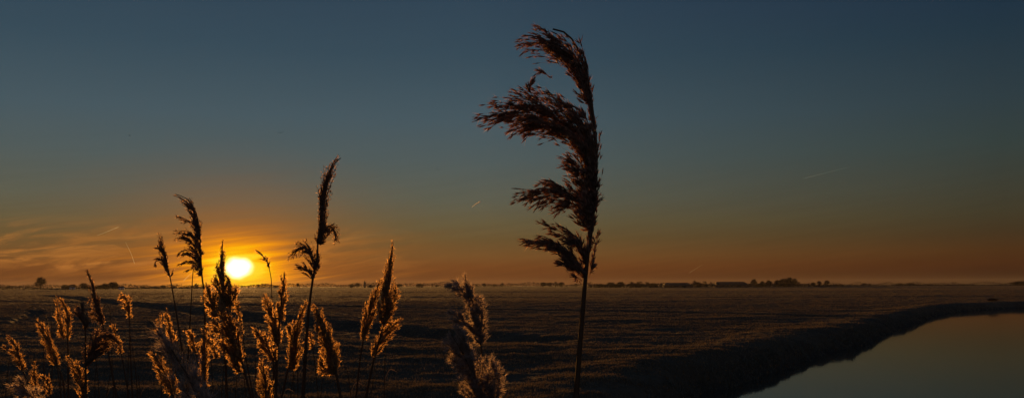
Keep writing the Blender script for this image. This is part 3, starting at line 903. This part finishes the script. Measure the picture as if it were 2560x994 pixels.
# ------------------------------------------------------------------ far trees, farms, church
def tree_mesh(seed, shape):
    r = np.random.default_rng(seed)
    tr, cr = Acc(), Acc()
    tr.tube([[0, 0, -0.3], [0.05, 0, 2], [0, 0.1, 4.5], [0.1, 0, 7]], [0.32, 0.26, 0.2, 0.09], 7, 0.4)
    lo, rad, top = {'round': (2.2, 4.6, 10), 'tall': (1.8, 3.0, 10), 'bush': (0.2, 5.5, 10), 'sparse': (2.0, 4.2, 10)}[shape]
    cz = (lo + top) / 2; hz = (top - lo) / 2
    nl = 26; lc = []
    for k in range(nl):
        ph = r.uniform(0, 2 * math.pi); zz = r.uniform(-0.8, 1) ; rr = math.sqrt(max(0, 1 - zz * zz)) * r.uniform(0.45, 0.85)
        e = np.array([math.cos(ph) * rr * rad, math.sin(ph) * rr * rad, cz + zz * hz * 0.85])
        s = np.array([0, 0, min(e[2] * 0.6, 6.0)]); m = (s + e) / 2 + [0, 0, -0.4]
        tr.tube(resample([s, m, e], 5), [0.12, 0.1, 0.07, 0.05, 0.03], 4, 0.4, False); lc.append(e)
    nt = {'round': 3000, 'tall': 2600, 'bush': 4200, 'sparse': 1000}[shape]
    lc = np.array(lc)
    c = lc[r.integers(0, nl, nt)] + r.normal(0, 1, (nt, 3)) * [rad * 0.2, rad * 0.2, hz * 0.17]
    d = c - [0, 0, cz - hz * 0.6]; d /= np.linalg.norm(d, axis=1)[:, None]; d += r.normal(0, 0.4, d.shape)
    ln = r.uniform(0.5, 1.4, nt)[:, None]
    sd = np.cross(d, r.normal(0, 1, d.shape)); sd /= np.linalg.norm(sd, axis=1)[:, None]; sd *= 0.10
    V = np.stack([c - sd, c + sd, c + d * ln], 1).reshape(-1, 3)
    cr.add(V, np.arange(len(V)).reshape(-1, 3), np.repeat(r.random(nt), 3))
    return tr, cr


PROTO = {}


def far_tree(u, vtop, wpx, D, shape, label, group='bare trees along the horizon'):
    key = (shape, len([1 for k in PROTO if k[0] == shape]) if sum(1 for k in PROTO if k[0] == shape) < 2 else random.randint(0, 1))
    p = at(u, HZ, D); x, y = p[0], p[1]
    z0 = float(height(np.array([x]), np.array([y]))[0])
    ztop = at(u, vtop, D)[2]; h = max(0.4, ztop - z0); wd = wpx / F_PX * D
    base_w = {'round': 10.2, 'tall': 7, 'bush': 12, 'sparse': 9.5}[shape]
    nm = {'round': 'bare_tree', 'tall': 'slender_tree', 'bush': 'bushy_tree', 'sparse': 'sparse_tree'}[shape]
    if key not in PROTO:
        root = bpy.data.objects.new(nm, None); link(root)
        tr, cr = tree_mesh(100 + len(PROTO), shape)
        tr.make('trunk', M['twig'], root); cr.make('crown', M['twig'], root)
        PROTO[key] = root
    else:
        src = PROTO[key]; root = src.copy(); COL.objects.link(root)
        for ch in src.children:
            c = ch.copy(); COL.objects.link(c); c.parent = root
    root.location = (x, y, z0); root.scale = (wd / base_w, wd / base_w, h / 10.6)
    root.rotation_euler = (0, 0, random.uniform(0, 6.28))
    meta(root, label, 'tree', group)


TREES = [  # u, top row, width, distance, shape, label
    (101, 694, 27, 850, 'round', 'lone round bare tree standing clear at the far left of the horizon'),
    (163, 711, 18, 1100, 'round', 'low hazy round tree, first right of the lone tree'),
    (182, 710, 17, 1150, 'round', 'low hazy round tree, second right of the lone tree'),
    (210, 707, 24, 1050, 'bush', 'broad hazy dome tree behind the toothed reed'),
    (180, 716, 44, 900, 'bush', 'low dark bush mass beneath the hazy round trees'),
    (226, 715, 40, 920, 'bush', 'low dark bush mass beneath the broad dome tree'),
    (264, 708, 26, 800, 'bush', 'dark bushy tree, left part of the dark clump'),
    (250, 713, 24, 800, 'bush', 'small dark bush sloping down left of the dark clump'),
    (283, 704, 22, 800, 'tall', 'tallest dark block-shaped tree at the right of the dark clump'),
    (290, 707, 14, 800, 'tall', 'slim dark tree closing the dark clump on the right'),
    (358, 715, 18, 1200, 'bush', 'small bush on the horizon left of the short-plumed reed'),
    (388, 714, 20, 1300, 'bush', 'hazy bush on the horizon crossed by the short-plumed reed stem'),
    (408, 712, 16, 1300, 'bush', 'hazy tree pair on the horizon, left one'),
    (435, 713, 14, 1300, 'bush', 'hazy tree pair on the horizon, right one'),
    (491, 708, 9, 1300, 'tall', 'tiny pointed tree on the horizon beside the comb-like reed'),
    (745, 707, 8, 1300, 'tall', 'tiny round-headed tree on the horizon left of the second tallest reed'),
    (880, 710, 16, 1200, 'bush', 'horizon tree left of the church, left one of the pair'),
    (893, 708, 16, 1200, 'round', 'horizon tree left of the church, right one of the pair'),
    (926, 711, 20, 1200, 'bush', 'bush on the horizon just right of the church tower'),
    (998, 709, 16, 1200, 'round', 'horizon tree just right of the spear-shaped reed'),
    (1050, 709, 22, 1250, 'bush', 'wide horizon tree between spear-shaped reed and fluffy reeds'),
    (1093, 711, 10, 1250, 'round', 'tiny horizon tree left of the fluffy grey reeds'),
    (1211, 708, 12, 1150, 'round', 'dark round horizon tree right of the fluffy reeds'),
    (1190, 710, 10, 1200, 'sparse', 'faint small horizon tree touching the fluffy reed'),
    (1237, 709, 16, 1150, 'sparse', 'thin horizon trees left of the spiky pale one'),
    (1256, 707, 12, 1150, 'sparse', 'spiky pale horizon tree midway to the largest reed'),
    (1358, 705, 15, 1000, 'tall', 'flat-topped horizon tree, first of four left of the largest reed'),
    (1374, 706, 14, 1000, 'round', 'horizon tree, second of four left of the largest reed'),
    (1389, 704, 16, 1000, 'sparse', 'twiggy horizon tree, third of four left of the largest reed'),
    (1403, 705, 16, 1000, 'round', 'round horizon tree, last of four left of the largest reed'),
    (1440, 708, 10, 1000, 'sparse', 'thin horizon tree close against the largest reed stem'),
    (1500, 709, 30, 800, 'bush', 'low bush where the dark wood begins right of the largest reed'),
    (1528, 705, 26, 800, 'bush', 'rounded tree at the left hump of the dark wood'),
    (1552, 704, 18, 800, 'round', 'bare tree at the right end of the left hump of the dark wood'),
    (1578, 704, 22, 800, 'sparse', 'twiggy tree leading the second hump of the dark wood'),
    (1600, 703, 24, 800, 'sparse', 'twiggy tree in the middle of the second hump of the dark wood'),
    (1617, 704, 18, 800, 'sparse', 'twiggy tree closing the second hump of the dark wood'),
    (1540, 709, 44, 760, 'bush', 'low dark undergrowth mass below the left hump of the wood'),
    (1590, 709, 50, 760, 'bush', 'low dark undergrowth mass below the second hump of the wood'),
    (1632, 707, 30, 760, 'bush', 'low bush joining the wood to the left barn'),
    (1745, 704, 26, 700, 'bush', 'smooth dark dome-shaped tree between the two long barns'),
    (1736, 701, 14, 820, 'sparse', 'twiggy tree rising behind the dome-shaped tree'),
    (1762, 702, 14, 780, 'sparse', 'see-through bare tree right of the dome-shaped tree'),
    (1778, 705, 14, 780, 'sparse', 'see-through bare tree at the left gable of the right barn'),
    (1885, 698, 16, 800, 'round', 'round-headed tree standing alone right of the right barn'),
    (1906, 703, 15, 800, 'round', 'small round tree between the round-headed one and the tall grove'),
    (1922, 701, 18, 800, 'round', 'round tree at the left foot of the tall grove'),
    (1945, 700, 22, 790, 'round', 'tree on the left shoulder of the tall grove'),
    (1960, 696, 22, 790, 'round', 'tall tree left of the peak of the grove'),
    (1974, 694, 22, 790, 'round', 'tallest tree at the peak of the grove'),
    (1986, 697, 18, 790, 'round', 'tree right of the peak of the grove'),
    (1998, 704, 12, 790, 'sparse', 'small tree at the right foot of the tall grove'),
    (1960, 707, 60, 770, 'bush', 'dark undergrowth beneath the tall grove'),
    (1905, 708, 40, 770, 'bush', 'low hedge bush beneath the small round trees right of the barn'),
    (2033, 705, 13, 800, 'round', 'roundish small tree, left of the three in a row'),
    (2048, 702, 12, 800, 'round', 'roundish small tree, middle of the three in a row'),
    (2067, 701, 15, 800, 'round', 'roundish small tree, right of the three in a row'),
    (2160, 707, 14, 1100, 'bush', 'tiny bush on the empty horizon right of the three trees'),
    (2174, 708, 8, 1100, 'round', 'dark dot-like tree beside the tiny bush'),
    (2250, 707, 24, 1100, 'bush', 'low bush on the right horizon, left one of two'),
    (2276, 706, 22, 1100, 'bush', 'low bush on the right horizon, right one of two'),
    (2548, 702, 44, 900, 'bush', 'dark wooded rise meeting the right frame edge'),
    (2482, 748, 26, 114, 'bush', 'small dark bush on the bank beyond the canal bend'),
]
for t in TREES: far_tree(*t)


def tree_line(u0, u1, D, hbase, hvar, seed, label, dens=1.0):
    """far-off hedge and wood reading as one mass"""
    r = np.random.default_rng(seed)
    x0, x1 = (u0 - 1280) / F_PX * D, (u1 - 1280) / F_PX * D
    L = x1 - x0; n = int(L * 7 * dens)
    x = r.uniform(x0, x1, n); y = D + r.uniform(-12, 12, n)
    env = hbase + hvar * (fbm(x / 30, x * 0 + seed, 3, seed) * 2 + 0.35 * vnoise(x / 4, x * 0 + seed, seed + 5))
    env = np.clip(env, hbase * 0.35, None)
    zf = r.random(n) ** 0.8 * env
    c = np.stack([x, y, zf + height(x, y) - 0.2], -1)
    d = r.normal(0, 1, (n, 3)); d /= np.linalg.norm(d, axis=1)[:, None]; d[:, 2] = np.abs(d[:, 2])
    sd = np.cross(d, r.normal(0, 1, d.shape)); sd /= np.linalg.norm(sd, axis=1)[:, None]
    ln = r.uniform(0.8, 2.0, n)[:, None]
    V = np.stack([c - sd * 0.6, c + sd * 0.6, c + d * ln], 1).reshape(-1, 3)
    o = np_mesh('far_wood', V, np.arange(len(V)).reshape(-1, 3), M['twig'], tint=np.repeat(r.random(n), 3))
    meta(o, label, 'wood', kind='stuff')


tree_line(-200, 700, 1500, 5.8, 2.2, 5, 'hazy far wood along the left horizon beneath the sun', 1.6)
tree_line(-150, 520, 1050, 2.6, 1.6, 15, 'low hedge in front of the left horizon wood', 1.4)
tree_line(640, 1480, 1550, 6.2, 2.6, 6, 'hazy far wood along the middle of the horizon', 1.6)
tree_line(1470, 2100, 840, 2.6, 1.6, 7, 'dark hedge running past the farm barns', 2.0)
tree_line(2050, 2800, 2400, 5.0, 5.0, 8, 'faint far wood along the right horizon', 1.6)
tree_line(2060, 2700, 1050, 1.2, 0.8, 9, 'low dark field edge along the right horizon', 1.6)


def barn(u0, u1, vtop, D, label):
    x0, x1 = at(u0, HZ, D)[0], at(u1, HZ, D)[0]; xc = (x0 + x1) / 2; L = x1 - x0
    z0 = float(height(np.array([xc]), np.array([D]))[0]) - 0.2
    H = at((u0 + u1) / 2, vtop, D)[2] - z0; eave = H * 0.45; W = 16.0
    root = bpy.data.objects.new('barn', None); root.location = (xc, D, z0); link(root)
    meta(root, label, 'barn', 'long low farm barns on the horizon')
    a = Acc()
    hx, hy = L / 2 - 0.6, W / 2 - 0.5
    a.box((0, 0, eave / 2), (2 * hx, 2 * hy, eave))
    for s in (-1, 1):
        a.add([[s * hx, -hy, eave], [s * hx, hy, eave], [s * hx, 0, H - 0.35]], [[0, 1, 2]])
    a.make('wall', M['brick'], root)
    b = Acc(); hip = 2.2
    V = np.array([[-L / 2, -W / 2, eave - .1], [L / 2, -W / 2, eave - .1], [L / 2 - hip, 0, H], [-L / 2 + hip, 0, H], [-L / 2, W / 2, eave - .1], [L / 2, W / 2, eave - .1]])
    b.add(V, [[0, 1, 2, 3], [5, 4, 3, 2]]); b.add(V[[0, 3, 4]], [[0, 1, 2]]); b.add(V[[1, 5, 2]], [[0, 1, 2]])
    b.add(V - [0, 0, .18], [[3, 2, 1, 0], [2, 3, 4, 5]])
    b.make('roof', M['roof'], root)
    d = Acc(); d.box((L * 0.2, -hy - 0.06, eave * 0.42), (3.6, 0.1, eave * 0.84)); d.make('door', M['roof'], root)
    for k in range(4):
        q = Acc(); q.box((-L * 0.38 + k * L * 0.12, -hy - 0.05, eave * 0.6), (1.4, 0.08, 0.8)); q.make('window', M['roof'], root)


barn(1658, 1726, 706, 760, 'long low dark barn between the wood and the dome-shaped tree')
barn(1786, 1866, 703.5, 760, 'longest barn with flat-looking ridge right of the dome-shaped tree')


def church():
    D = 1500; c = at(912, HZ, D); z0 = float(height(np.array([c[0]]), np.array([D]))[0]) - 0.2
    H = at(912, 700, D)[2] - z0
    root = bpy.data.objects.new('church', None); root.location = (c[0], D, z0); link(root)
    meta(root, 'slim church tower with pointed spire on the horizon left of the spear-shaped reed', 'church')
    a = Acc(); a.box((0, 0, H * .3), (3.4, 3.4, H * .6)); a.make('tower', M['brick'], root)
    b = Acc(); k = 1.95
    b.add([[-k, -k, H * .6], [k, -k, H * .6], [k, k, H * .6], [-k, k, H * .6], [0, 0, H]], [[0, 1, 4], [1, 2, 4], [2, 3, 4], [3, 0, 4]])
    b.tube([[0, 0, H - .3], [0, 0, H + 1]], 0.12, 5); b.make('spire', M['roof'], root)
    d = Acc(); d.box((0, -1.73, 1.1), (1.2, 0.06, 2.2)); d.make('door', M['roof'], root)


church()


def glint_shed(u, v, D, wd, label):  # small building added to carry a glint as pale wall colour
    c = at(u, v, D); z0 = float(height(np.array([c[0]]), np.array([D]))[0]) - 0.1
    root = bpy.data.objects.new('glint_shed', None); root.location = (c[0], D, z0); link(root)
    meta(root, label, 'glint_shed')
    a = Acc(); a.box((0, 0, 1.1), (wd, 3, 2.2)); a.make('wall', M['pale'], root)
    b = Acc(); h = wd / 2 + .2
    b.add([[-h, -1.8, 2.15], [h, -1.8, 2.15], [h, 0, 3.2], [-h, 0, 3.2], [-h, 1.8, 2.15], [h, 1.8, 2.15]], [[0, 1, 2, 3], [5, 4, 3, 2]]); b.make('roof', M['roof'], root)
    d = Acc(); d.box((wd * .25, -1.53, 0.95), (0.9, 0.05, 1.9)); d.make('door', M['roof'], root)


glint_shed(181, 719, 820, 4.2, 'tiny pale hut standing in for a glint under the hazy round trees at left')
glint_shed(304, 720, 790, 4.0, 'tiny pale hut standing in for a glint just right of the dark tree clump')


# ------------------------------------------------------------------ birds
def bird(u, v, span_px, D, bank, label):
    c = at(u, v, D); sp = 1.3 * span_px / F_PX * D
    root = bpy.data.objects.new('bird', None); root.location = c; root.rotation_euler = (0.25, bank, random.uniform(-0.5, 0.5)); link(root)
    meta(root, label, 'bird', 'birds flying in the sky')
    b = Acc(); L = sp * 0.5
    b.tube([[0, -L * .5, 0], [0, -L * .38, 0], [0, -L * .1, 0], [0, L * .25, 0], [0, L * .38, 0.01 * L], [0, L * .5, 0]],
           [0.001, L * .05, L * .11, L * .08, L * .06, 0.002], 7, 0.5)
    b.add([[0, -L * .35, 0], [L * .12, -L * .62, 0], [-L * .12, -L * .62, 0]], [[0, 1, 2]])
    b.make('body', M['bird'], root, smooth=True)
    for s in (-1, 1):
        a = Acc(); h = sp / 2
        pr = [(0, L * .16, -L * .12, 0), (.3 * h, L * .2, -L * .10, h * .22), (.62 * h, L * .12, -L * .10, h * .25), (h, -L * .08, -L * .1, h * .08)]
        V = [[s * x, y0, z] for x, y0, y1, z in pr] + [[s * x, y1, z] for x, y0, y1, z in pr] + [[s * x, (y0 + y1) / 2, z + h * .04] for x, y0, y1, z in pr]
        F = []
        for k in range(3): F += [[k, k + 1, 9 + k, 8 + k], [8 + k, 9 + k, 5 + k, 4 + k], [k, 4 + k, 5 + k, k + 1]]
        a.add(V, F); a.make('wing', M['bird'], root)


for u, v, s, D, bk, lb in [
    (324, 339, 8, 110, .3, 'small dark bird high in the sky at upper left'),
    (702, 333, 13, 80, -.25, 'largest bird, gliding high above the sun'),
    (1094, 425, 8, 110, .2, 'small dark bird between the second tallest and largest reed'),
    (45, 620, 3.5, 200, .1, 'speck-like bird at far left, topmost of the loose flock'),
    (26, 631, 3.5, 200, -.2, 'speck-like bird at far left, lowest of the loose flock'),
    (62, 624, 3.5, 200, .2, 'speck-like bird at far left, rightmost of the loose flock'),
    (304, 695, 4, 220, .0, 'speck-like bird low above the dark tree clump, left of two'),
    (311, 694, 4, 220, .2, 'speck-like bird low above the dark tree clump, right of two'),
    (353, 707, 3.5, 220, .2, 'speck-like bird just over the horizon left of the short-plumed reed'),
    (326, 599, 3.5, 220, -.1, 'speck-like bird over the broken contrail at left'),
    (621, 551, 3.5, 200, .1, 'speck-like bird straight above the sun'),
]: bird(u, v, s, D, bk, lb)


# ------------------------------------------------------------------ contrails
def contrail(pts, wpx, op, label, D=15000):
    P = resample([(u, v) for u, v in pts], 12)
    C = np.array([at(u, v, D + 900 * k / 12) for k, (u, v) in enumerate(P)])
    s = D / F_PX
    a = Acc()
    rad = wpx * s * np.interp(np.linspace(0, 1, 12), [0, .08, .5, 1], [.25, 1, .8, .5])
    a.tube(C, rad, 8, 0.5, True)
    o = a.make('contrail', ice_mat(op / (wpx * s)), None, smooth=True, off=C[0], loc=C[0])
    meta(o, label, 'contrail', 'contrails in the dusk sky')


contrail([(1202, 503), (1191, 509), (1180, 517)], 1.2, .40, 'short bright contrail between second tallest and largest reed')
contrail([(2005, 447), (2060, 433), (2120, 418)], 0.9, .035, 'long faint slanting contrail high at the right')
contrail([(298, 566), (274, 576), (243, 588)], 1.0, .08, 'slanting contrail above the cirrus at left')
contrail([(337, 660), (327, 632), (314, 605)], 1.1, .07, 'steep broken contrail dropping toward the left horizon')
contrail([(1722, 682), (1738, 672), (1756, 661)], 1.2, .012, 'tiny faint contrail low above the barns')
contrail([(458, 702), (470, 690), (484, 678)], 1.4, .08, 'short smudged contrail beside the sun left of the comb-like plume stem')

# ------------------------------------------------------------------ haze
HAZE = True
if HAZE:
    a = Acc(); a.box((0, 2300, 12), (10600, 5400, 31)); 
    m, w, out = new_mat('evening_haze')
    pv = w.n.new('ShaderNodeVolumePrincipled')
    pv.inputs['Color'].default_value = (0.9, 0.88, 0.86, 1); pv.inputs['Density'].default_value = 0.000026
    pv.inputs['Anisotropy'].default_value = 0.3
    w.l.new(pv.outputs[0], out.inputs['Volume'])
    o = a.make('haze', m); meta(o, 'thin evening haze over the whole pasture', 'haze', kind='stuff')
